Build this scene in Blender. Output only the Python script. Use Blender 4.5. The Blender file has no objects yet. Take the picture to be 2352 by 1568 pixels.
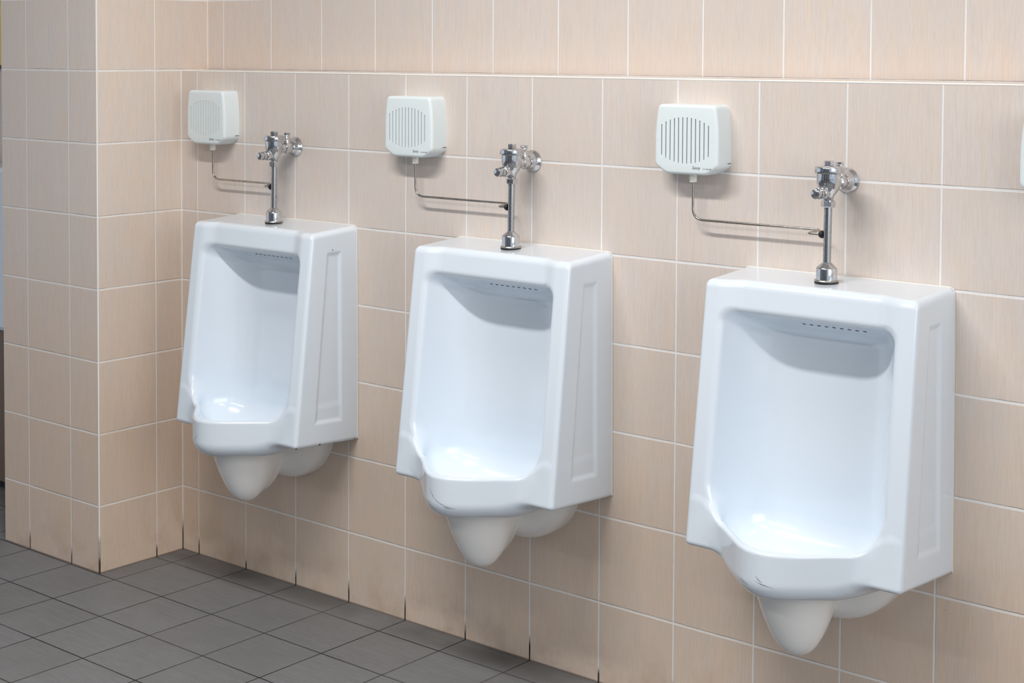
import bpy, bmesh, math, random
import numpy as np
from mathutils import Vector, Matrix
from mathutils.bvhtree import BVHTree

random.seed(7)
scene = bpy.context.scene
COL = scene.collection
T = 0.2                       # tile pitch
LEDGE = 6.9334 * T            # height of the ledge on the tiled wall
RECESS = 0.099                # how far the upper wall sits back
PX = -0.071                   # plane of the pier's side
PY = -0.296                   # plane of the pier's front
PL = -0.523                   # left end of the pier
TOP = 2.75
XR = 5.4

# ------------------------------------------------------------------ helpers
def link(name, me, mat=None, parent=None, loc=None, smooth=False, auto=None):
    o = bpy.data.objects.new(name, me)
    COL.objects.link(o)
    if mat is not None:
        for m in (mat if isinstance(mat, (list, tuple)) else [mat]):
            me.materials.append(m)
    if parent is not None:
        o.parent = parent
    if loc is not None:
        o.location = loc
    if smooth:
        me.polygons.foreach_set('use_smooth', [True] * len(me.polygons))
        if auto:
            me.set_sharp_from_angle(angle=math.radians(auto))
    return o

def obj(name, bm, mat, parent=None, loc=None, smooth=True, auto=35):
    bmesh.ops.recalc_face_normals(bm, faces=bm.faces[:])
    me = bpy.data.meshes.new(name)
    bm.to_mesh(me); bm.free()
    return link(name, me, mat, parent, loc, smooth, auto)

def thing(name, label, cat, loc, group=None):
    o = bpy.data.objects.new(name, None)
    o.empty_display_size = 0.05
    COL.objects.link(o); o.location = loc
    o['label'] = label; o['category'] = cat
    if group: o['group'] = group
    return o

def copy_tree(o, parent=None):
    c = o.copy(); COL.objects.link(c); c.parent = parent
    for ch in list(o.children):
        copy_tree(ch, c)
    return c

def struct(o, kind='structure'):
    o['kind'] = kind
    return o

def box(bm, x0, x1, y0, y1, z0, z1, mi=0):
    vs = [bm.verts.new((x, y, z)) for x in (x0, x1) for y in (y0, y1) for z in (z0, z1)]
    fs = []
    for q in ((0, 1, 3, 2), (4, 6, 7, 5), (0, 4, 5, 1), (2, 3, 7, 6), (0, 2, 6, 4), (1, 5, 7, 3)):
        f = bm.faces.new([vs[i] for i in q]); f.material_index = mi; fs.append(f)
    return fs

def frame_to(axis):
    a = Vector(axis).normalized()
    return a.to_track_quat('Z', 'Y').to_matrix()

def lathe(bm, prof, n=40, origin=(0, 0, 0), axis=(0, 0, 1), sides=None):
    """prof: (radius, height) pairs, spun about axis."""
    M = frame_to(axis); O = Vector(origin); n = sides or n
    rings = []
    for r, h in prof:
        if r < 1e-6:
            rings.append([bm.verts.new(O + M @ Vector((0, 0, h)))])
        else:
            rings.append([bm.verts.new(O + M @ Vector((r * math.cos(2 * math.pi * k / n), r * math.sin(2 * math.pi * k / n), h))) for k in range(n)])
    for A, B in zip(rings, rings[1:]):
        if len(A) == 1 and len(B) == 1: continue
        for k in range(n):
            k2 = (k + 1) % n
            if len(A) == 1: bm.faces.new((A[0], B[k], B[k2]))
            elif len(B) == 1: bm.faces.new((A[k], A[k2], B[0]))
            else: bm.faces.new((A[k], A[k2], B[k2], B[k]))
    for R_, fl in ((rings[0], True), (rings[-1], False)):
        if len(R_) > 2: bm.faces.new(R_[::-1] if fl else R_)

def rounded(path, r, seg=8):
    """round the corners of a polyline."""
    P = [Vector(p) for p in path]; out = [P[0]]
    for a, b, c in zip(P, P[1:], P[2:]):
        rr = min(r, (a - b).length * .49, (c - b).length * .49)
        p0 = b + (a - b).normalized() * rr; p1 = b + (c - b).normalized() * rr
        for k in range(seg + 1):
            t = k / seg
            out.append((1 - t) ** 2 * p0 + 2 * t * (1 - t) * b + t * t * p1)
    out.append(P[-1]); return out

def sweep(bm, pts, r, n=14):
    pts = [Vector(p) for p in pts]; rings = []; prev = None
    for i, p in enumerate(pts):
        t = (pts[min(i + 1, len(pts) - 1)] - pts[max(i - 1, 0)]).normalized()
        if prev is None:
            u = t.orthogonal().normalized()
        else:
            u = (prev - t * prev.dot(t)).normalized()
        prev = u; v = t.cross(u)
        rr = r[i] if isinstance(r, (list, tuple)) else r
        rings.append([bm.verts.new(p + (u * math.cos(2 * math.pi * k / n) + v * math.sin(2 * math.pi * k / n)) * rr) for k in range(n)])
    for A, B in zip(rings, rings[1:]):
        for k in range(n):
            bm.faces.new((A[k], A[(k + 1) % n], B[(k + 1) % n], B[k]))
    bm.faces.new(rings[0][::-1]); bm.faces.new(rings[-1])

# ------------------------------------------------------------------ node materials
class NT:
    def __init__(self, name):
        self.m = bpy.data.materials.new(name); self.m.use_nodes = True
        self.t = self.m.node_tree; self.t.nodes.clear()
        self.out = self.t.nodes.new('ShaderNodeOutputMaterial')
        self.b = self.t.nodes.new('ShaderNodeBsdfPrincipled')
        self.t.links.new(self.b.outputs[0], self.out.inputs[0])
    def set(self, k, v):
        s = self.b.inputs[k]
        if isinstance(v, bpy.types.NodeSocket): self.t.links.new(v, s)
        elif s.type == 'RGBA': s.default_value = (*v, 1) if len(v) == 3 else v
        else: s.default_value = v
    def node(self, typ, **kw):
        n = self.t.nodes.new(typ)
        for k, v in kw.items(): setattr(n, k, v)
        return n
    def inp(self, s, v):
        if isinstance(v, bpy.types.NodeSocket): self.t.links.new(v, s)
        elif s.type == 'RGBA' and len(v) == 3: s.default_value = (*v, 1)
        else: s.default_value = v
    def math(self, op, a, b=0.0, c=None, clamp=False):
        n = self.node('ShaderNodeMath', operation=op, use_clamp=clamp)
        self.inp(n.inputs[0], a); self.inp(n.inputs[1], b)
        if c is not None: self.inp(n.inputs[2], c)
        return n.outputs[0]
    def pos(self):
        return self.node('ShaderNodeNewGeometry').outputs['Position']
    def objc(self):
        return self.node('ShaderNodeTexCoord').outputs['Object']
    def sep(self, v):
        n = self.node('ShaderNodeSeparateXYZ'); self.inp(n.inputs[0], v); return n.outputs
    def comb(self, x, y, z):
        n = self.node('ShaderNodeCombineXYZ')
        for s, v in zip(n.inputs, (x, y, z)): self.inp(s, v)
        return n.outputs[0]
    def noise(self, vec, scale=5, detail=2, rough=.5, dist=0):
        n = self.node('ShaderNodeTexNoise'); self.inp(n.inputs['Vector'], vec)
        n.inputs['Scale'].default_value = scale; n.inputs['Detail'].default_value = detail
        n.inputs['Roughness'].default_value = rough; n.inputs['Distortion'].default_value = dist
        return n.outputs['Fac']
    def white(self, vec):
        n = self.node('ShaderNodeTexWhiteNoise', noise_dimensions='3D'); self.inp(n.inputs['Vector'], vec); return n.outputs['Value']
    def rng(self, v, a, b, c=0.0, d=1.0, smooth=False):
        n = self.node('ShaderNodeMapRange', interpolation_type='SMOOTHSTEP' if smooth else 'LINEAR')
        for s, q in zip(n.inputs[:5], (v, a, b, c, d)): self.inp(s, q)
        return n.outputs[0]
    def mix(self, f, a, b, mode='MIX'):
        n = self.node('ShaderNodeMix', data_type='RGBA', blend_type=mode)
        self.inp(n.inputs[0], f); self.inp(n.inputs[6], a); self.inp(n.inputs[7], b); return n.outputs[2]
    def bump(self, h, strength=.3, dist=.001):
        n = self.node('ShaderNodeBump'); n.inputs['Strength'].default_value = strength
        n.inputs['Distance'].default_value = dist; self.inp(n.inputs['Height'], h); return n.outputs[0]

def srgb(r, g, b):
    f = lambda c: (c / 255 / 12.92) if c / 255 <= .04045 else ((c / 255 + .055) / 1.055) ** 2.4
    return (f(r), f(g), f(b))

def tile_mat(name, uaxis, vaxis, u0, v0, tint=(1, 1, 1), floor=False):
    """square glazed tiles with a fine streak, laid from joint origin (u0, v0)."""
    n = NT(name); P = n.pos(); s = n.sep(P)
    U = n.math('SUBTRACT', s[uaxis], u0); V = n.math('SUBTRACT', s[vaxis], v0)
    wob = n.math('MULTIPLY', n.math('SUBTRACT', n.noise(P, 23, 2), .5), .0016)
    u = n.math('DIVIDE', n.math('ADD', U, wob), T); v = n.math('DIVIDE', n.math('ADD', V, wob), T)
    iu = n.math('FLOOR', u); iv = n.math('FLOOR', v)
    fu = n.math('FRACT', u); fv = n.math('FRACT', v)
    # distance to the nearest joint in metres
    du = n.math('MULTIPLY', n.math('MINIMUM', fu, n.math('SUBTRACT', 1.0, fu)), T)
    dv = n.math('MULTIPLY', n.math('MINIMUM', fv, n.math('SUBTRACT', 1.0, fv)), T)
    idv = n.comb(iu, iv, 3.3)
    r1 = n.white(idv); r2 = n.white(n.comb(iu, iv, 8.1)); r3 = n.white(n.comb(iv, iu, 5.7))
    off = n.math('MULTIPLY', r1, 37.0)
    if floor:
        hu, hv = .0017, .0019
        st1 = n.noise(n.comb(n.math('MULTIPLY', U, 9.), n.math('MULTIPLY', V, 330.), off), 1, 3, .6)
        st2 = n.noise(n.comb(n.math('MULTIPLY', U, 40.), n.math('MULTIPLY', V, 900.), off), 1, 2, .6)
        bl = n.noise(P, 6, 3, .55)
        base = n.mix(bl, srgb(111, 112, 114), srgb(131, 132, 134))
        base = n.mix(n.rng(st1, .35, .65, 0, .35), base, srgb(86, 84, 82))
        base = n.mix(n.rng(st2, .4, .7, 0, .25), base, srgb(150, 150, 150))
        base = n.mix(n.math('MULTIPLY', r2, .22), base, srgb(98, 95, 92))
        wet = n.math('MULTIPLY', n.rng(s[1], -.13, -.03, 0, .55, True), n.rng(n.noise(P, 3.2, 3), .38, .6))
        base = n.mix(wet, base, srgb(58, 54, 50))
    else:
        hu, hv = .0021, .0025
        st1 = n.noise(n.comb(n.math('MULTIPLY', U, 420.), n.math('MULTIPLY', V, 14.), off), 1, 2, .6)
        st2 = n.noise(n.comb(n.math('MULTIPLY', U, 900.), n.math('MULTIPLY', V, 40.), off), 1, 2, .6)
        st3 = n.noise(n.comb(n.math('MULTIPLY', U, 60.), n.math('MULTIPLY', V, 6.), off), 1, 2, .5)
        bl = n.noise(n.comb(n.math('MULTIPLY', U, 16.), n.math('MULTIPLY', V, 9.), off), 1, 3, .55)
        c0 = n.mix(n.rng(bl, .3, .7), srgb(221, 208, 198), srgb(224, 206, 190))
        c0 = n.mix(n.rng(st3, .42, .68, 0, .5), c0, srgb(212, 204, 198))
        c0 = n.mix(n.rng(st1, .42, .72, 0, .4), c0, srgb(205, 184, 166))
        base = n.mix(n.rng(st2, .45, .72, 0, .38), c0, srgb(232, 223, 215))
        base = n.mix(n.math('MULTIPLY', r2, .30), base, srgb(209, 196, 184))
        spk = n.rng(n.noise(n.comb(U, V, 1.7), 260, 1), .76, .80, 0, .55)
        rare = n.rng(n.noise(n.comb(U, V, 9.7), 7, 1), .5, .62)
        base = n.mix(n.math('MULTIPLY', spk, rare), base, srgb(120, 95, 72))
    mu = n.rng(du, hu * .75, hu * 1.25, 1, 0, True); mv = n.rng(dv, hv * .75, hv * 1.25, 1, 0, True)
    grout = n.math('MAXIMUM', mu, mv)
    gn = n.noise(P, 60, 3, .6)
    if floor:
        gcol = n.mix(n.rng(n.noise(P, 2.6, 2), .44, .66), srgb(24, 22, 21), srgb(78, 76, 74))
    else:
        gcol = n.mix(gn, srgb(228, 224, 219), srgb(244, 240, 236))
        gcol = n.mix(n.rng(n.noise(P, 5, 2), .58, .75, 0, .35), gcol, srgb(196, 180, 160))
        # grime settled in the joints low on the wall
        low = n.rng(n.math('ADD', s[2], n.math('MULTIPLY', n.math('SUBTRACT', n.noise(P, 9, 2), .5), .09)), .02, .055, 1, 0, True)
        gcol = n.mix(low, gcol, srgb(40, 33, 28))
    col = n.mix(grout, base, gcol)
    if not floor:
        # thin line of shade under the upper tile's edge, painted into the colour
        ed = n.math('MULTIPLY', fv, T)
        edge_shade = n.math('MULTIPLY', n.rng(ed, hv * .85, hv * 1.1, 0, 1), n.rng(ed, hv * 1.3, hv * 1.6, 1, 0))
        edge_shade = n.math('MULTIPLY', edge_shade, n.rng(n.noise(P, 6, 4, .7), .44, .6, 0, .55))
        col = n.mix(edge_shade, col, srgb(92, 78, 68))
        warm_low = n.rng(s[2], .25, 1.15, .8, 0, True)      # tiles tinted warmer lower down
        col = n.mix(n.math('MULTIPLY', warm_low, n.rng(grout, 0, 1, 1, .4)), col, n.mix(1., col, (1.0, .90, .79), 'MULTIPLY'))
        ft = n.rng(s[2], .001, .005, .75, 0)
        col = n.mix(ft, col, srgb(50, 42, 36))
        stn = n.math('MULTIPLY', n.rng(s[2], .0, .16, .35, 0), n.rng(n.noise(P, 12, 4, .65), .45, .7))
        col = n.mix(stn, col, srgb(160, 124, 92))
    if tint != (1, 1, 1):
        col = n.mix(1.0, col, tint, 'MULTIPLY')
    n.set('Base Color', col)
    n.set('Roughness', n.rng(grout, 0, 1, .5 if floor else .38, .85))
    n.set('Specular IOR Level', .4 if floor else .35)
    h = n.math('SUBTRACT', n.math('MULTIPLY', st1, .06), n.rng(grout, 0, 1, 0, 1))
    n.set('Normal', n.bump(h, .6, .0012))
    return n.m

def simple(name, col, rough=.4, metal=0., spec=.5, coat=0., bumpn=None):
    n = NT(name); n.set('Base Color', col); n.set('Roughness', rough); n.set('Metallic', metal)
    n.set('Specular IOR Level', spec); n.set('Coat Weight', coat)
    if bumpn:
        n.set('Normal', n.bump(n.noise(n.objc(), bumpn[0], 3), bumpn[1], .001))
    return n.m

def porcelain():
    n = NT('porcelain'); c = n.objc()
    f = n.noise(c, 3.0, 3, .5)
    col = n.mix(f, srgb(225, 234, 242), srgb(221, 230, 240))
    n.set('Base Color', col); n.set('Roughness', .17); n.set('Specular IOR Level', .5)
    n.set('Coat Weight', .5); n.set('Coat Roughness', .06)
    return n.m

def dull_porcelain():
    n = NT('unwashed_porcelain'); c = n.objc(); s = n.sep(c)
    f = n.noise(c, 14, 4, .6)
    up = n.rng(s[2], .30, .41, 0, 1)
    col = n.mix(f, srgb(252, 252, 252), srgb(247, 247, 245))
    col = n.mix(n.math('MULTIPLY', n.rng(n.noise(c, 40, 4, .7), .66, .8), .25), col, srgb(160, 142, 120))
    col = n.mix(n.math('MULTIPLY', up, .22), col, srgb(200, 190, 174))
    n.set('Base Color', col); n.set('Roughness', .2); n.set('Specular IOR Level', .45)
    return n.m

def chrome(name, tint, r0, r1, spots=0.):
    n = NT(name); c = n.objc()
    f = n.noise(c, 55, 4, .6)
    col = n.mix(n.rng(f, .35, .7), tint, tuple(t * .72 for t in tint))
    if spots:
        col = n.mix(n.rng(n.noise(c, 190, 2), .66, .72, 0, spots), col, srgb(60, 52, 44))
    n.set('Base Color', col); n.set('Metallic', 1.0); n.set('Roughness', n.rng(f, .3, .75, r0, r1))
    n.set('Normal', n.bump(n.noise(c, 120, 2), .04, .001))
    return n.m

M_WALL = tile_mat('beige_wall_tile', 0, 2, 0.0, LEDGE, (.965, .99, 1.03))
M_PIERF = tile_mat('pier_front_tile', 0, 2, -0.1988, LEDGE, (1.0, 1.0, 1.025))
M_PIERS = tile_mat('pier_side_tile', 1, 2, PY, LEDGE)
M_FLOOR = tile_mat('grey_floor_tile', 0, 1, 0.0, -0.0989, floor=True)
def bead_mat():
    n = NT('white_grout'); P = n.pos(); z = n.sep(P)[2]
    zz = n.math('ADD', z, n.math('MULTIPLY', n.math('SUBTRACT', n.noise(P, 14, 3, .6), .5), .16))
    c = n.mix(n.rng(zz, .03, .13, 1, 0, True), srgb(238, 235, 230), srgb(64, 54, 46))
    n.set('Base Color', c); n.set('Roughness', .8); return n.m
M_GROUT = bead_mat()
M_POR = porcelain()
M_TRAP = dull_porcelain()
M_CHROME = chrome('polished_chrome', (.70, .71, .73), .05, .15, .35)
M_PIPE = chrome('worn_chrome', (.52, .53, .54), .2, .36, .6)
M_STEEL = chrome('tube_steel', (.50, .46, .41), .16, .3, .3)
M_FLANGE = chrome('tarnished_rim', (.62, .58, .50), .2, .4, .5)
M_RUBBER = simple('black_rubber', (.012, .012, .013), .5)
M_PLASTIC = simple('white_plastic', srgb(224, 233, 235), .34, 0, .45, bumpn=(300, .02))
M_NUT = simple('white_nut_plastic', srgb(240, 238, 230), .45)
M_SLOT = simple('slot_shadow_plastic', srgb(46, 54, 56), .7)
M_INK = simple('dark_ink', srgb(34, 44, 54), .7)
M_SCUFF = simple('scuff_mark_grey', srgb(112, 114, 126), .6)
M_HOLE = simple('flush_hole_dark', srgb(52, 40, 28), .8)
M_CAULK = simple('caulk', srgb(222, 220, 212), .6)
M_PAINT = simple('white_paint', srgb(236, 234, 230), .8, bumpn=(40, .05))

# ------------------------------------------------------------------ the room
bm = bmesh.new()                                # lower wall with its ledge
box(bm, PX, XR, 0, RECESS + .1, 0, LEDGE)
bmesh.ops.recalc_face_normals(bm, faces=bm.faces[:])
for f in bm.faces:
    f.material_index = 1 if f.normal.z > .5 else 0
def ledge_mat():
    n = NT('ledge_cap'); P = n.pos(); s = n.sep(P)
    fu = n.math('FRACT', n.math('DIVIDE', s[0], T))
    du = n.math('MULTIPLY', n.math('MINIMUM', fu, n.math('SUBTRACT', 1., fu)), T)
    st = n.noise(n.comb(n.math('MULTIPLY', s[0], 300.), n.math('MULTIPLY', s[1], 20.), 0.), 1, 2)
    c = n.mix(st, srgb(232, 216, 198), srgb(222, 200, 178))
    c = n.mix(n.rng(du, .001, .002, 1, 0), c, srgb(240, 237, 232))
    c = n.mix(n.rng(s[1], .012, .016, 1, 0), c, srgb(242, 240, 236))
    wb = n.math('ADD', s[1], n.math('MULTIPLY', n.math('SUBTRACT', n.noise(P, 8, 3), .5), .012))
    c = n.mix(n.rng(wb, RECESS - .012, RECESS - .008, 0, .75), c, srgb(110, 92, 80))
    n.set('Base Color', c); n.set('Roughness', .5); return n.m
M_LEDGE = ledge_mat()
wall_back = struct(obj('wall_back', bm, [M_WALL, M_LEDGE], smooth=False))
bm = bmesh.new()
box(bm, PX - .01, XR, RECESS, RECESS + .1, LEDGE - .004, TOP)
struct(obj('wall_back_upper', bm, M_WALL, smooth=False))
bm = bmesh.new()                                # white bead along the ledge's front edge
sweep(bm, [(PX, .0012, LEDGE - .0022), (XR, .0012, LEDGE - .0022)], .0024, 8)
struct(obj('trim_1', bm, M_GROUT))
bm = bmesh.new()                                # corner bead up the pier and in the two inside corners
sweep(bm, [(PX - .0012, PY + .0012, 0), (PX - .0012, PY + .0012, TOP)], .0026, 8)
struct(obj('trim_2', bm, M_GROUT))
bm = bmesh.new()
box(bm, PX - .001, PX + .0022, -.0022, .01, 0.0, LEDGE)
struct(obj('trim_3', bm, M_GROUT, smooth=False))
bm = bmesh.new()
box(bm, PX - .001, PX + .0018, RECESS - .0018, RECESS + .01, LEDGE, TOP)
struct(obj('trim_4', bm, M_GROUT, smooth=False))

bm = bmesh.new()                                # the tiled pier on the left
box(bm, PL, PX, PY, RECESS + .1, 0, TOP)
bmesh.ops.recalc_face_normals(bm, faces=bm.faces[:])
for f in bm.faces:
    f.material_index = 1 if abs(f.normal.x) > .5 else 0
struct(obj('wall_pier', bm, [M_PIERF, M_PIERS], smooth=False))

bm = bmesh.new(); box(bm, -3.2, XR, -5.2, .25, -.1, 0)
struct(obj('floor', bm, M_FLOOR, smooth=False))
bm = bmesh.new(); box(bm, -3.2, XR, -5.2, .25, TOP, TOP + .1)
struct(obj('ceiling', bm, M_PAINT, smooth=False))
bm = bmesh.new(); box(bm, -3.2, PL, .14, .25, 0, TOP)
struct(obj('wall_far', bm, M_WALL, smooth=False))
bm = bmesh.new(); box(bm, -3.2, XR, -5.3, -5.2, 0, TOP)
struct(obj('wall_front', bm, simple('cool_painted_wall', srgb(170, 176, 186), .7, bumpn=(30, .04)), smooth=False))

# ------------------------------------------------------------------ implicit porcelain
def rint(a, b, r):       # intersection with a round edge
    u = np.maximum(a + r, 0); v = np.maximum(b + r, 0)
    return np.minimum(-r, np.maximum(a, b)) + np.sqrt(u * u + v * v)
def runi(a, b, r): return -rint(-a, -b, r)
def rsub(a, b, r): return rint(a, -b, r)
def sstep(a, b, x):
    t = np.clip((x - a) / (b - a), 0, 1); return t * t * (3 - 2 * t)

ZT, ZB = .993, .436
def Dfront(z): return .2245 - .1205 * (z - .452)
def gb(x): return .5 * (1 + np.cos(np.pi * np.clip(np.abs(x) / .2, 0, 1)))
def lipd(x): return .209 + .126 * gb(x)
def zrim(x): return .512 + .034 * sstep(.14, .21, np.abs(x))

def quad_sdf(d, z):      # the sunk panel on each side, in (d, z)
    f = .108 + (.93 - z) * (.047 / .43)
    return np.maximum(np.maximum(.060 - d, d - f), np.maximum(.497 - z + .06 * (d - .06), z - .931))

def body_sdf(x, d, z):
    ax = np.abs(x)
    hw = .2345 - .0045 * (z - .44) / .55 - .0012 * (d / .2)
    hw = hw - .0045 * sstep(-.003, .010, -quad_sdf(d, z))
    side = ax - hw
    rec = .016 * sstep(.198, .145, ax) * sstep(.50, .56, z)
    front = (d - (Dfront(z) - rec)) / 1.007
    zb = ZB + .013 * (d / .222)
    A = rint(side, front, .011)
    A = rint(A, (z - (ZT + .0006 - .064 * d)) / 1.002, .015)
    A = rint(A, zb - z, .010)
    # the protruding lip
    g = gb(x)
    ld = lipd(x)
    zbl = .411 + .040 * sstep(.10, .228, ax)
    slope = np.sqrt(1 + (.126 * .5 * np.pi / .2 * np.sin(np.pi * np.clip(ax / .2, 0, 1))) ** 2)
    outer = (d - ld) / slope
    B = rint(outer, z - zrim(x), .009)
    B = rint(B, zbl - z, .040)
    B = rint(B, ax - .222, .012)
    H = runi(A, B, .014)
    # the hollow
    D = Dfront(z)
    db = .058 + .014 * sstep(.75, .5, z)
    w = .1885
    q = np.clip(ax / w, 0, 1.3)
    back = db + (D + .003 - db) * q ** 4.6
    dbk = (D - db) * 4.6 * np.clip(q, 0, 1.15) ** 3.6 / w
    wallf = (back - d) / np.sqrt(1 + dbk * dbk)
    floor = .440 + .5 * x * x + .10 * np.abs(d - .17)
    inner = (d - (ld - .024 + .010 * sstep(.12, .2, ax))) / slope
    C = rint(wallf, floor - z, .06)
    K = runi(inner, zrim(x) - z, .014)               # bounded by the lip below the rim, free above it
    C = rint(C, K, .045)
    ztop = .884 + .40 * (d - .055)
    C = rint(C, (z - ztop) / 1.08, .026)
    S = rsub(H, C, .010)
    return np.maximum(S, -d)

def trap_sdf(x, d, z):
    t = np.clip((.425 - z) / (.425 - .271), 0, 1)
    f = np.maximum(1 - t, 1e-4) ** .40
    cd = .178 + .012 * (1 - t)
    e = np.sqrt((x / .083) ** 2 + ((d - cd) / .088) ** 2 + 1e-9)
    a = (e - f) * .075
    # ridge running back to the wall
    tb = np.clip((.43 - z) / (.43 - .285), 0, 1); fb = np.maximum(1 - tb, 1e-4) ** .6
    e2 = np.sqrt((x / .062) ** 2 + ((d - .118) / .108) ** 2 + 1e-9)
    b = (e2 - fb) * .05
    s = runi(a, b, .03)
    s = np.maximum(s, .268 - z)
    s = np.maximum(s, z - .43)
    return s
def horn_sdf(x, d, z):
    r = np.sqrt(x * x + (z - .455) ** 2) - .150
    s = rint(r, d - .085, .06)
    s = np.maximum(s, z - .445)
    return np.maximum(s, -.008 - d)

def surface_net(f, lo, hi, h, proj=4):
    xs = [np.arange(a - 2 * h, b + 2.5 * h, h) for a, b in zip(lo, hi)]
    X, Y, Z = np.meshgrid(*xs, indexing='ij')
    F = f(X, Y, Z)
    n0, n1, n2 = F.shape
    neg = F < 0
    cs = [(i, j, k) for i in (0, 1) for j in (0, 1) for k in (0, 1)]
    sl = lambda A, c: A[c[0]:n0 - 1 + c[0], c[1]:n1 - 1 + c[1], c[2]:n2 - 1 + c[2]]
    cnt = sum(sl(neg, c).astype(np.int8) for c in cs)
    act = (cnt > 0) & (cnt < 8)
    idx = -np.ones(act.shape, np.int64); I = np.argwhere(act); idx[act] = np.arange(len(I))
    acc = np.zeros((len(I), 3)); num = np.zeros(len(I))
    cv = {c: F[I[:, 0] + c[0], I[:, 1] + c[1], I[:, 2] + c[2]] for c in cs}
    for a in cs:
        for ax in range(3):
            if a[ax] == 0:
                b = list(a); b[ax] = 1; b = tuple(b)
                va, vb = cv[a], cv[b]; m = (va < 0) != (vb < 0)
                t = np.where(m, va / np.where(m, va - vb, 1), 0)
                p = np.array(a, float)[None] + np.zeros((len(I), 1)); p[:, ax] += t
                acc += p * m[:, None]; num += m
    V = (I + acc / num[:, None]) * h + np.array([x[0] for x in xs])
    faces = []
    for ax in range(3):
        b, c = [(1, 2), (2, 0), (0, 1)][ax]
        sh = [slice(None)] * 3; s1 = list(sh); s1[ax] = slice(0, -1); s2 = list(sh); s2[ax] = slice(1, None)
        m = neg[tuple(s1)] != neg[tuple(s2)]
        E = np.argwhere(m)
        ok = (E[:, b] > 0) & (E[:, c] > 0)
        for k in (b, c): ok &= E[:, k] < act.shape[k]
        E = E[ok]
        fl = neg[tuple(s1)][E[:, 0], E[:, 1], E[:, 2]]
        def at(o1, o2):
            Q = E.copy(); Q[:, b] -= o1; Q[:, c] -= o2; return idx[Q[:, 0], Q[:, 1], Q[:, 2]]
        q = np.stack([at(1, 1), at(0, 1), at(0, 0), at(1, 0)], 1)
        q[~fl] = q[~fl][:, ::-1]
        faces.append(q)
    Q = np.concatenate(faces); Q = Q[(Q >= 0).all(1)]
    def grad(V, e=4e-4):
        return np.stack([(f(*(V + np.eye(3)[i] * e).T) - f(*(V - np.eye(3)[i] * e).T)) / (2 * e) for i in range(3)], 1)
    for _ in range(proj):
        g = grad(V); v = f(*V.T); g2 = np.maximum((g * g).sum(1), .05)
        V = V - np.clip(v / g2, -h, h)[:, None] * g * .9
    N = grad(V, 1.2e-3); N /= np.maximum(np.linalg.norm(N, axis=1), 1e-9)[:, None]
    return V, Q, N

def sdf_mesh(name, f, lo, hi, h):
    V, Q, N = surface_net(f, lo, hi, h)
    V = V.copy(); V[:, 1] *= -1; N[:, 1] *= -1           # d -> -y
    me = bpy.data.meshes.new(name)
    me.from_pydata(V.tolist(), [], Q[:, ::-1].tolist()); me.update()
    me.polygons.foreach_set('use_smooth', [True] * len(me.polygons))
    me.normals_split_custom_set_from_vertices(N.tolist())
    return me

ME_BODY = sdf_mesh('urinal_body', body_sdf, (-.24, 0, .39), (.24, .348, 1.0), .0036)
ME_TRAP = sdf_mesh('trap', trap_sdf, (-.09, 0, .265), (.09, .28, .435), .0036)
ME_HORN = sdf_mesh('outlet_horn', horn_sdf, (-.155, -.01, .30), (.155, .09, .45), .0036)

def bvh_of(me):
    return BVHTree.FromPolygons([v.co.copy() for v in me.vertices], [tuple(p.vertices) for p in me.polygons])
BVH = bvh_of(ME_BODY)

def scuff(path, r, parent):
    """a thin line lying on the glazed surface of the bowl."""
    pts = []
    for p in rounded(path, .004, 4):
        loc, nr, _, _ = BVH.find_nearest(Vector(p)); pts.append(loc + nr * .0001)
    b = bmesh.new(); k = len(pts)
    sweep(b, pts, [r * (.25 + math.sin(math.pi * (i + .4) / k) * random.uniform(.6, 1.1)) for i in range(k)], 6)
    return obj('scuff_mark', b, M_SCUFF, parent)

# flush holes in the brow underside
def make_urinal(loc, label):
    t = thing('wall_urinal', label, 'urinal', loc, 'white wall-hung urinals')
    link('basin_body', ME_BODY, M_POR if not ME_BODY.materials else None, t)
    link('trap', ME_TRAP, M_TRAP if not ME_TRAP.materials else None, t)
    link('outlet_horn', ME_HORN, M_TRAP if not ME_HORN.materials else None, t)
    b = bmesh.new()                         # bead of caulk against the tiles
    zt, zb, w = ZT + .0002, ZB + .004, .2302
    pts = rounded([(w + .0044, -.0015, zb), (w, -.0015, zt), (-w, -.0015, zt), (-w - .0044, -.0015, zb)], .014, 8)
    sweep(b, pts, .0017, 8)
    obj('caulk_bead', b, M_CAULK, t)
    for k in range(9):
        x = (k - 4) * .0162 + .036
        hit = BVH.ray_cast(Vector((x, -.114, .86)), Vector((0, 0, 1)))
        hit = BVH.ray_cast(Vector((x, -.30, .855)), Vector((0, .19, .055)).normalized()) if hit[0] is None else hit
        b = bmesh.new()
        nrm = hit[1] if hit[1].y < 0 or hit[1].z < 0 else -hit[1]
        lathe(b, [(0, 0.0006), (.0036, .0004), (.0040, -.001)], 12, hit[0], nrm)
        obj('flush_hole', b, M_HOLE, t)
    return t

URX = (0.4, 1.2, 2.0)
u_labels = ("white wall urinal beside the tiled pier, black chips along its lower right edge",
            "white wall urinal in the middle of the three, between its two neighbours",
            "largest-looking white wall urinal, at the right end of the row of three")
urinals = []
u0 = make_urinal((URX[0], 0, 0), u_labels[0])
for i in (1, 2):
    c = copy_tree(u0); c.location = (URX[i], 0, 0); c['label'] = u_labels[i]; urinals.append(c)
urinals.insert(0, u0)

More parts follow.
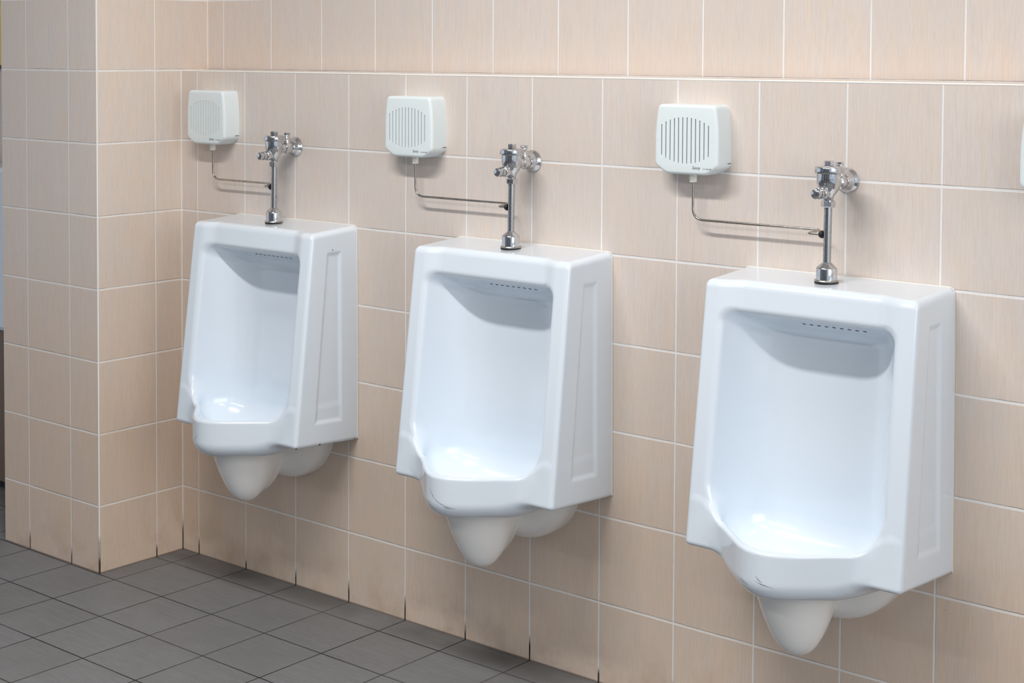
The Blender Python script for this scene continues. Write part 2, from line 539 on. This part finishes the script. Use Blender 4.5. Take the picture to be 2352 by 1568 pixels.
# wear seen on the individual bowls
SCUFFS = {
    1: [((-.0153, -.3332, .4628), (-.0049, -.3348, .4554), (.011, -.3339, .4485), (.0276, -.3282, .4427), (.0411, -.3204, .4398)),
        ((-.0242, -.3305, .4791), (-.0187, -.3323, .4688), (-.0106, -.3341, .459), (.0029, -.3349, .4511)),
        ((.0016, -.3349, .4489), (.0226, -.3297, .4411), (.0361, -.3235, .4405))],
    2: [((-.0451, -.3195, .4464), (-.0355, -.3245, .4431), (-.0233, -.3292, .4403)),
        ((-.0063, -.3347, .453), (.0049, -.3348, .4497), (.0158, -.3329, .4476), (.0294, -.3278, .4444)),
        ((-.0036, -.3349, .4628), (.0012, -.335, .4564), (.0092, -.3343, .4522))],
    0: [((-.0301, -.328, .4501), (-.018, -.3325, .4597), (-.009, -.3344, .4682)), ((-.0306, -.3191, .4271), (-.0059, -.3257, .4258))]}
for i, L in SCUFFS.items():
    for path in L: scuff(path, .0006 if i else .0004, urinals[i])
for (x, y, z, r) in ((.2308, -.1372, .4472, .0032), (.2313, -.085, .4445, .0012), (.226, -.215, .4535, .0032), (.2325, -.012, .441, .0018)):
    loc, nr, _, _ = BVH.find_nearest(Vector((x, y, z)))
    b = bmesh.new(); lathe(b, [(0, .0005), (r, .0003), (r, -.001)], 10, loc, nr)
    obj('glaze_chip', b, M_RUBBER, urinals[0])
loc, nr, _, _ = BVH.find_nearest(Vector((.2299, -.0897, .9378)))
b = bmesh.new(); lathe(b, [(0, .0005), (.0016, .0003), (.0016, -.001)], 10, loc, nr)
obj('glaze_chip', b, M_RUBBER, urinals[0])

# ------------------------------------------------------------------ flush valves
VY, VX = -.079, 0.0
def txt_mesh(name, body, size, shear=0., extrude=.0002, sx=1.):
    cu = bpy.data.curves.new(name, 'FONT'); cu.body = body; cu.size = size; cu.shear = shear
    cu.extrude = extrude; cu.align_x = 'LEFT'; cu.resolution_u = 4
    o = bpy.data.objects.new(name, cu); COL.objects.link(o)
    dg = bpy.context.evaluated_depsgraph_get()
    me = bpy.data.meshes.new_from_object(o.evaluated_get(dg))
    bpy.data.objects.remove(o); bpy.data.curves.remove(cu)
    me.name = name
    for v in me.vertices: v.co.x *= sx
    return me

def make_valve(loc, label):
    t = thing('flush_valve', label, 'flush valve', loc, 'chrome flush valves above the urinals')
    z0 = ZT
    A = (0, 0, 0)
    b = bmesh.new(); lathe(b, [(.0230, -.0085), (.0234, -.0068), (.0234, -.0010), (.021, -.0005)], 48); obj('gasket', b, M_RUBBER, t)
    b = bmesh.new(); lathe(b, [(.0205, -.0010), (.0236, -.0008), (.0243, .0004), (.0236, .0018), (.0205, .0022)], 48); obj('flange_rim', b, M_FLANGE, t)
    b = bmesh.new(); lathe(b, [(.0205, -.002), (.0208, .0235), (.0203, .0255), (.019, .0268), (.0105, .0345), (.0088, .036), (.008, .0362)], 48)
    obj('spud_cover', b, M_CHROME, t)
    b = bmesh.new(); lathe(b, [(.0079, .03), (.0079, .152)], 32); obj('flush_pipe', b, M_PIPE, t)
    b = bmesh.new(); lathe(b, [(.009, .1455), (.0128, .1462), (.0142, .148), (.0142, .157), (.0128, .1588), (.009, .1595)], sides=6)
    bmesh.ops.rotate(b, verts=b.verts[:], cent=(0, 0, 0), matrix=Matrix.Rotation(.35, 3, 'Z'))
    o = obj('coupling_nut', b, M_CHROME, t, smooth=False)
    b = bmesh.new()
    lathe(b, [(.009, .157), (.0098, .163), (.0118, .169), (.0168, .176), (.0208, .183), (.0232, .192), (.0240, .203), (.0240, .2135), (.022, .2145)], 48)
    # web that runs from the barrel back to the stop
    lathe(b, [(.0135, .012), (.0125, .03), (.0118, .05)], 32, (0, 0, .193), (0, 1, 0))
    obj('valve_body', b, M_CHROME, t)
    b = bmesh.new(); lathe(b, [(.0242, .2125), (.0275, .2130), (.0281, .2145), (.0281, .2235), (.0272, .2258), (.024, .2272), (.011, .2285), (.0, .2287)], 48)
    obj('valve_cap', b, M_CHROME, t)
    b = bmesh.new(); lathe(b, [(.0088, .2265), (.0088, .229), (.0108, .2295), (.0108, .2365), (.0098, .238), (0, .2381)], sides=6)
    bmesh.ops.rotate(b, verts=b.verts[:], cent=(0, 0, 0), matrix=Matrix.Rotation(.2, 3, 'Z'))
    obj('cap_nut', b, M_CHROME, t, smooth=False)
    # push button, pointing out of the wall and a little to the left
    ax = Vector((-.02, -1, -.02)).normalized()
    b = bmesh.new(); lathe(b, [(.0105, .008), (.0122, .018), (.0128, .020), (.0128, .029), (.0118, .0305), (.0100, .0315), (.0100, .037), (.0108, .038), (.0108, .041), (.0090, .042)], 36, (0, 0, .176), ax)
    obj('button_barrel', b, M_CHROME, t)
    b = bmesh.new(); lathe(b, [(.0080, .040), (.0096, .0415), (.0100, .043), (.0100, .050), (.0094, .0530), (.0070, .0545), (0, .0551)], 36, (0, 0, .176), ax)
    obj('push_button', b, M_CHROME, t)
    # stop valve and wall rosette
    b = bmesh.new()
    lathe(b, [(.0105, .030), (.0150, .034), (.0158, .040), (.0158, .052), (.0140, .056), (.0128, .058), (.0128, .0785)], 32, (0, 0, .193), (0, 1, 0))
    lathe(b, [(.0105, .0), (.0098, .016), (.0075, .019), (.0072, .026)], 24, (0, .045, .2035))
    obj('stop_valve', b, M_CHROME, t)
    b = bmesh.new(); lathe(b, [(.0060, .0), (.0088, .0008), (.0088, .0055), (.0078, .0065), (0, .0066)], sides=8, origin=(0, .045, .2265))
    obj('stop_screw', b, M_CHROME, t, smooth=False)
    b = bmesh.new(); lathe(b, [(.0258, .0), (.0258, .0015), (.0250, .0032), (.0215, .0065), (.0182, .0125), (.0165, .0190), (.0150, .0215), (.0120, .0222)], 48, (0, -VY, .1945), (0, -1, 0))
    obj('wall_rosette', b, M_CHROME, t)
    # cast lettering wrapped on the barrel
    for body, zz, size, rr in (('TOTO', .2005, .0048, .02425), ('TV150', .1950, .0022, .0240)):
        me = txt_mesh('cast_lettering', body, size, 0., .0001, 1.15)
        w = max(v.co.x for v in me.vertices)
        for v in me.vertices:
            a = -math.pi / 2 + .50 + (v.co.x - w / 2) / rr
            r_ = rr + v.co.z
            h = v.co.y
            v.co = Vector((r_ * math.cos(a), r_ * math.sin(a), zz + h))
        link('cast_lettering', me, M_INK, t)
    return t

v_labels = ("chrome flush valve with push button on top of the urinal next to the pier",
            "chrome flush valve with push button standing on the middle urinal",
            "chrome flush valve on the right-end urinal, bent tube hooking into its pipe")
v0 = make_valve((URX[0], VY, ZT), v_labels[0]); valves = [v0]; v0.rotation_euler.y = .011
for i in (1, 2):
    c = copy_tree(v0); c.location = (URX[i], VY, ZT); c['label'] = v_labels[i]; valves.append(c)

# ------------------------------------------------------------------ sensor boxes
SD = .055
def outline():
    pts = [(-.0715, .1495), (.0715, .1495), (.0765, .118), (.079, .085), (.0792, .018), (.050, .0), (-.050, .0), (-.0792, .018), (-.079, .085), (-.0765, .118)]
    rad = [.011, .011, .03, .03, .009, .010, .010, .009, .03, .03]
    out = []
    n = len(pts)
    for i in range(n):
        a, b_, c = Vector(pts[i - 1]), Vector(pts[i]), Vector(pts[(i + 1) % n])
        rr = min(rad[i], (a - b_).length * .45, (c - b_).length * .45)
        p0 = b_ + (a - b_).normalized() * rr; p1 = b_ + (c - b_).normalized() * rr
        for k in range(7):
            s = k / 6; out.append((1 - s) ** 2 * p0 + 2 * s * (1 - s) * b_ + s * s * p1)
    return out
def inset(P, d):
    n = len(P); cx = sum(p.x for p in P) / n; out = []
    for i in range(n):
        t = (P[(i + 1) % n] - P[i - 1]).normalized(); nn = Vector((t.y, -t.x))
        c = Vector((0, .075)) - P[i]
        if nn.dot(c) < 0: nn = -nn
        out.append(P[i] + nn * d)
    return out
SLOTS = []
for i in range(12):
    sx = -.0602 + .01055 * i
    hl = math.sqrt(max(.0494 ** 2 - .4 * (sx + .0022) ** 2, 0))
    SLOTS.append((sx, .1475 - .0747 - hl, .1475 - .0747 + hl))

def sensor_cover_mesh():
    b = bmesh.new(); P = outline()
    rings = []
    prof = [(0, 0)] + [(0, SD - .0075)] + [(.0075 * (1 - math.cos(a)), SD - .0075 + .0075 * math.sin(a)) for a in [math.pi / 2 * k / 6 for k in range(1, 7)]]
    for ins, d in prof:
        Q = inset(P, ins) if ins else P
        rings.append([b.verts.new((p.x, -d, p.y)) for p in Q])
    n = len(P)
    for A, B in zip(rings, rings[1:]):
        for k in range(n): b.faces.new((A[k], A[(k + 1) % n], B[(k + 1) % n], B[k]))
    b.faces.new(rings[0][::-1]); b.faces.new(rings[-1])
    bmesh.ops.recalc_face_normals(b, faces=b.faces[:])
    me = bpy.data.meshes.new('cover_raw'); b.to_mesh(me); b.free()
    o = bpy.data.objects.new('cover_raw', me); COL.objects.link(o)
    b = bmesh.new()
    for sx, za, zb_ in SLOTS: box(b, sx - .0012, sx + .0012, -SD - .01, -SD + .005, za, zb_)
    box(b, .072, .09, -.015, .001, .0235, .0262)         # release notch low on the side
    bmesh.ops.recalc_face_normals(b, faces=b.faces[:])
    mc = bpy.data.meshes.new('cut'); b.to_mesh(mc); b.free()
    oc = bpy.data.objects.new('cut', mc); COL.objects.link(oc)
    md = o.modifiers.new('b', 'BOOLEAN'); md.operation = 'DIFFERENCE'; md.object = oc; md.solver = 'EXACT'
    dg = bpy.context.evaluated_depsgraph_get()
    res = bpy.data.meshes.new_from_object(o.evaluated_get(dg))
    bpy.data.objects.remove(o); bpy.data.objects.remove(oc)
    res.name = 'sensor_cover'
    res.polygons.foreach_set('use_smooth', [True] * len(res.polygons)); res.set_sharp_from_angle(angle=math.radians(35))
    return res
ME_COVER = sensor_cover_mesh()

def make_sensor(loc, label):
    t = thing('flush_sensor', label, 'flush sensor', loc, 'white flush sensor boxes on the wall')
    link('cover', ME_COVER, M_PLASTIC, t)
    for sx, za, zb_ in SLOTS:
        b = bmesh.new(); box(b, sx - .00115, sx + .00115, -SD + .0044, -SD + .0049, za, zb_)
        obj('vent_slot', b, M_SLOT, t, smooth=False)
    b = bmesh.new(); lathe(b, [(.0082, .003), (.0082, -.0155), (.0078, -.0165), (.003, -.0165)], 8, (0.004, -.030, 0)); obj('outlet_nut', b, M_NUT, t, smooth=False)
    for x in (-.0700, .0655):
        b = bmesh.new(); lathe(b, [(.0014, 0), (.0012, .0003), (0, .0004)], 12, (x, -SD + .0001, .072), (0, -1, 0)); obj('screw_plug', b, simple('plug_grey', srgb(206, 214, 216), .5) if 'plug_grey' not in bpy.data.materials else bpy.data.materials['plug_grey'], t)
    for body, x, z, size, sh, sx in (('Sunny', .0165, .0125, .0098, .35, .82), ('Tel. 0-2948-1388', .0425, .0132, .0030, 0, 1.0)):
        me = txt_mesh('printed_text', body, size, sh, .0001, sx)
        o = link('printed_text', me, M_INK, t)
        o.location = (x, -SD - .0001, z); o.rotation_euler = (math.pi / 2, 0, 0)
    return t

SENS = [(0.4 - .3035, "white slotted sensor box above and left of the urinal beside the pier"),
        (1.2 - .345, "white slotted sensor box above and left of the middle urinal"),
        (2.0 - .345, "white slotted sensor box above and left of the right-end urinal"),
        (2.8 - .350, "white sensor box cut off by the photo's right edge")]
SZ = 1.183
s0 = make_sensor((SENS[0][0], 0, SZ), SENS[0][1])
for x, lb in SENS[1:]:
    c = copy_tree(s0); c.location = (x, 0, SZ); c['label'] = lb

# ------------------------------------------------------------------ steel tubes from sensor to flush pipe
def make_tube(i, label):
    xs = SENS[i][0] + .004; xv = URX[i]; z = 1.086
    t = thing('water_tube', label, 'tube', (xs, -.030, SZ), 'steel tubes from sensor box to flush pipe')
    L = lambda x, y, zz: (x - xs, y + .030, zz - SZ)
    hook = (.066, .053, .050)[i]; turn = .041 if i == 2 else .036
    p = rounded([L(xs, -.030, SZ - .008), L(xs, -.030, z), L(xv - hook, -.030, z + .0005)], .026, 10)
    q = rounded([L(xv - hook - .002, -.030, z + .0005), L(xv - hook + .008, -.030, z), L(xv - turn, -.079, z - .0022), L(xv - .0120, -.079, z - .0022)], .006, 8)
    b = bmesh.new(); sweep(b, p[:-1] + q, .0027, 14)
    obj('steel_pipe', b, M_STEEL, t)
    b = bmesh.new(); lathe(b, [(.003, -.0165), (.0058, -.0160), (.0078, -.0125), (.0078, -.0095), (.0070, -.0082)], 24, L(xv, -.079, z - .0022), (1, 0, 0))
    obj('rubber_grommet', b, M_RUBBER, t)
    return t
t_labels = ("thin bent steel tube from the first sensor box to the valve beside the pier",
            "thin bent steel tube from the middle sensor box to the middle urinal's valve",
            "brownish bent steel tube ending in a visible hook at the right-end valve")
for i in range(3): make_tube(i, t_labels[i])

# ------------------------------------------------------------------ seen past the pier's left end
yb = thing('yellow_wall_panel', 'yellow panel high on the wall past the left end of the pier', 'panel', (-1.1, .14, 1.39))
b = bmesh.new(); box(b, -.45, .56, -.012, -.002, .0, .7); obj('board', b, simple('yellow_board', srgb(248, 214, 110), .5), yb, smooth=False)
b = bmesh.new(); box(b, -.45, .56, -.014, -.001, -.012, .0); obj('bottom_strip', b, simple('dark_strip', srgb(70, 58, 44), .5), yb, smooth=False)
vn = thing('vanity_counter', 'white counter on a dark cabinet, a sliver past the left end of the pier', 'counter', (-.96, .13, 0))
b = bmesh.new(); box(b, -.5, .40, -.14, -.0, .53, 1.06)
bmesh.ops.bevel(b, geom=b.edges[:], offset=.012, segments=3, affect='EDGES'); obj('counter_top', b, M_POR, vn)
b = bmesh.new(); box(b, -.49, .39, -.125, -.0, .03, .53); obj('cabinet', b, simple('brown_laminate', srgb(120, 100, 86), .5, bumpn=(20, .1)), vn, smooth=False)
b = bmesh.new(); box(b, -.49, .39, -.10, -.0, .0, .03); obj('toe_kick', b, M_RUBBER, vn, smooth=False)

# ------------------------------------------------------------------ light fittings
def tube_light(x0, x1, y, power, label):
    t = thing('ceiling_light', label, 'ceiling light', ((x0 + x1) / 2, y, TOP), 'fluorescent ceiling lights')
    h = (x1 - x0) / 2
    b = bmesh.new(); box(b, -h, h, -.075, .075, -.05, 0)
    obj('housing', b, M_PAINT, t, smooth=False)
    ld = bpy.data.lights.new('tube_glow', 'AREA'); ld.shape = 'RECTANGLE'; ld.size = x1 - x0; ld.size_y = .11
    ld.energy = power; ld.color = (1.0, .98, .955)
    lo = bpy.data.objects.new('tube_glow', ld); COL.objects.link(lo); lo.parent = t; lo.location = (0, 0, -.06)
    return t
tube_light(.8, 2.1, -1.45, 50, 'fluorescent fitting on the ceiling in front of the first two urinals')
tube_light(3.4, 4.7, -1.45, 8, 'fluorescent fitting on the ceiling beyond the last urinal')
tube_light(.6, 4.2, -3.1, 37, 'long fluorescent fitting along the ceiling further from the urinals')

for k, xd in enumerate((.6, 2.0, 3.4)):
    b = bmesh.new(); box(b, xd, xd + .75, -5.2, -5.17, 0, 2.0)
    struct(obj('door_%d' % (k + 1), b, simple('dark_cubicle_door', srgb(52, 50, 54), .5) if k == 0 else bpy.data.materials['dark_cubicle_door'], smooth=False))
# unseen fill lamp added on the right to brighten pier and urinal sides
ld = bpy.data.lights.new('side_fill', 'AREA'); ld.shape = 'RECTANGLE'; ld.size = 2.2; ld.size_y = 1.5
ld.energy = 34; ld.color = (1.0, .98, .95)
lo = bpy.data.objects.new('side_fill', ld); COL.objects.link(lo)
lo.location = (5.3, -1.9, 1.7); lo.rotation_euler = (math.radians(90), 0, math.radians(90))

w = bpy.data.worlds.new('world'); scene.world = w; w.use_nodes = True
bg = w.node_tree.nodes['Background']; bg.inputs[0].default_value = (.78, .88, 1.0, 1); bg.inputs[1].default_value = .78

# ------------------------------------------------------------------ camera
f_px, cx, cy = 3689.0087, 993.1177, 269.5251
yaw, pitch, roll = .7231, .0427, .0028
fw = Vector((-math.sin(yaw) * math.cos(pitch), math.cos(yaw) * math.cos(pitch), -math.sin(pitch)))
r_ = Vector((math.cos(yaw), math.sin(yaw), 0)); u_ = r_.cross(fw)
rr = math.cos(roll) * r_ + math.sin(roll) * u_; uu = -math.sin(roll) * r_ + math.cos(roll) * u_
cam = bpy.data.cameras.new('camera'); co = bpy.data.objects.new('camera', cam); COL.objects.link(co)
Mx = Matrix((rr, uu, -fw)).transposed().to_4x4(); Mx.translation = Vector((3.5088, -2.9699, 1.4494))
co.matrix_world = Mx
cam.sensor_width = 36; cam.lens = f_px * 36 / 2352
cam.shift_x = (1176 - cx) / 2352; cam.shift_y = (cy - 784) / 2352
cam.clip_start = .05
scene.camera = co

scene.view_settings.view_transform = 'Standard'
scene.view_settings.look = 'None'
scene.view_settings.exposure = 0.0
scene.view_settings.gamma = 1.0

scene.cycles.max_bounces = 7
scene.cycles.diffuse_bounces = 4
scene.cycles.glossy_bounces = 4
scene.cycles.caustics_reflective = False
scene.cycles.caustics_refractive = False
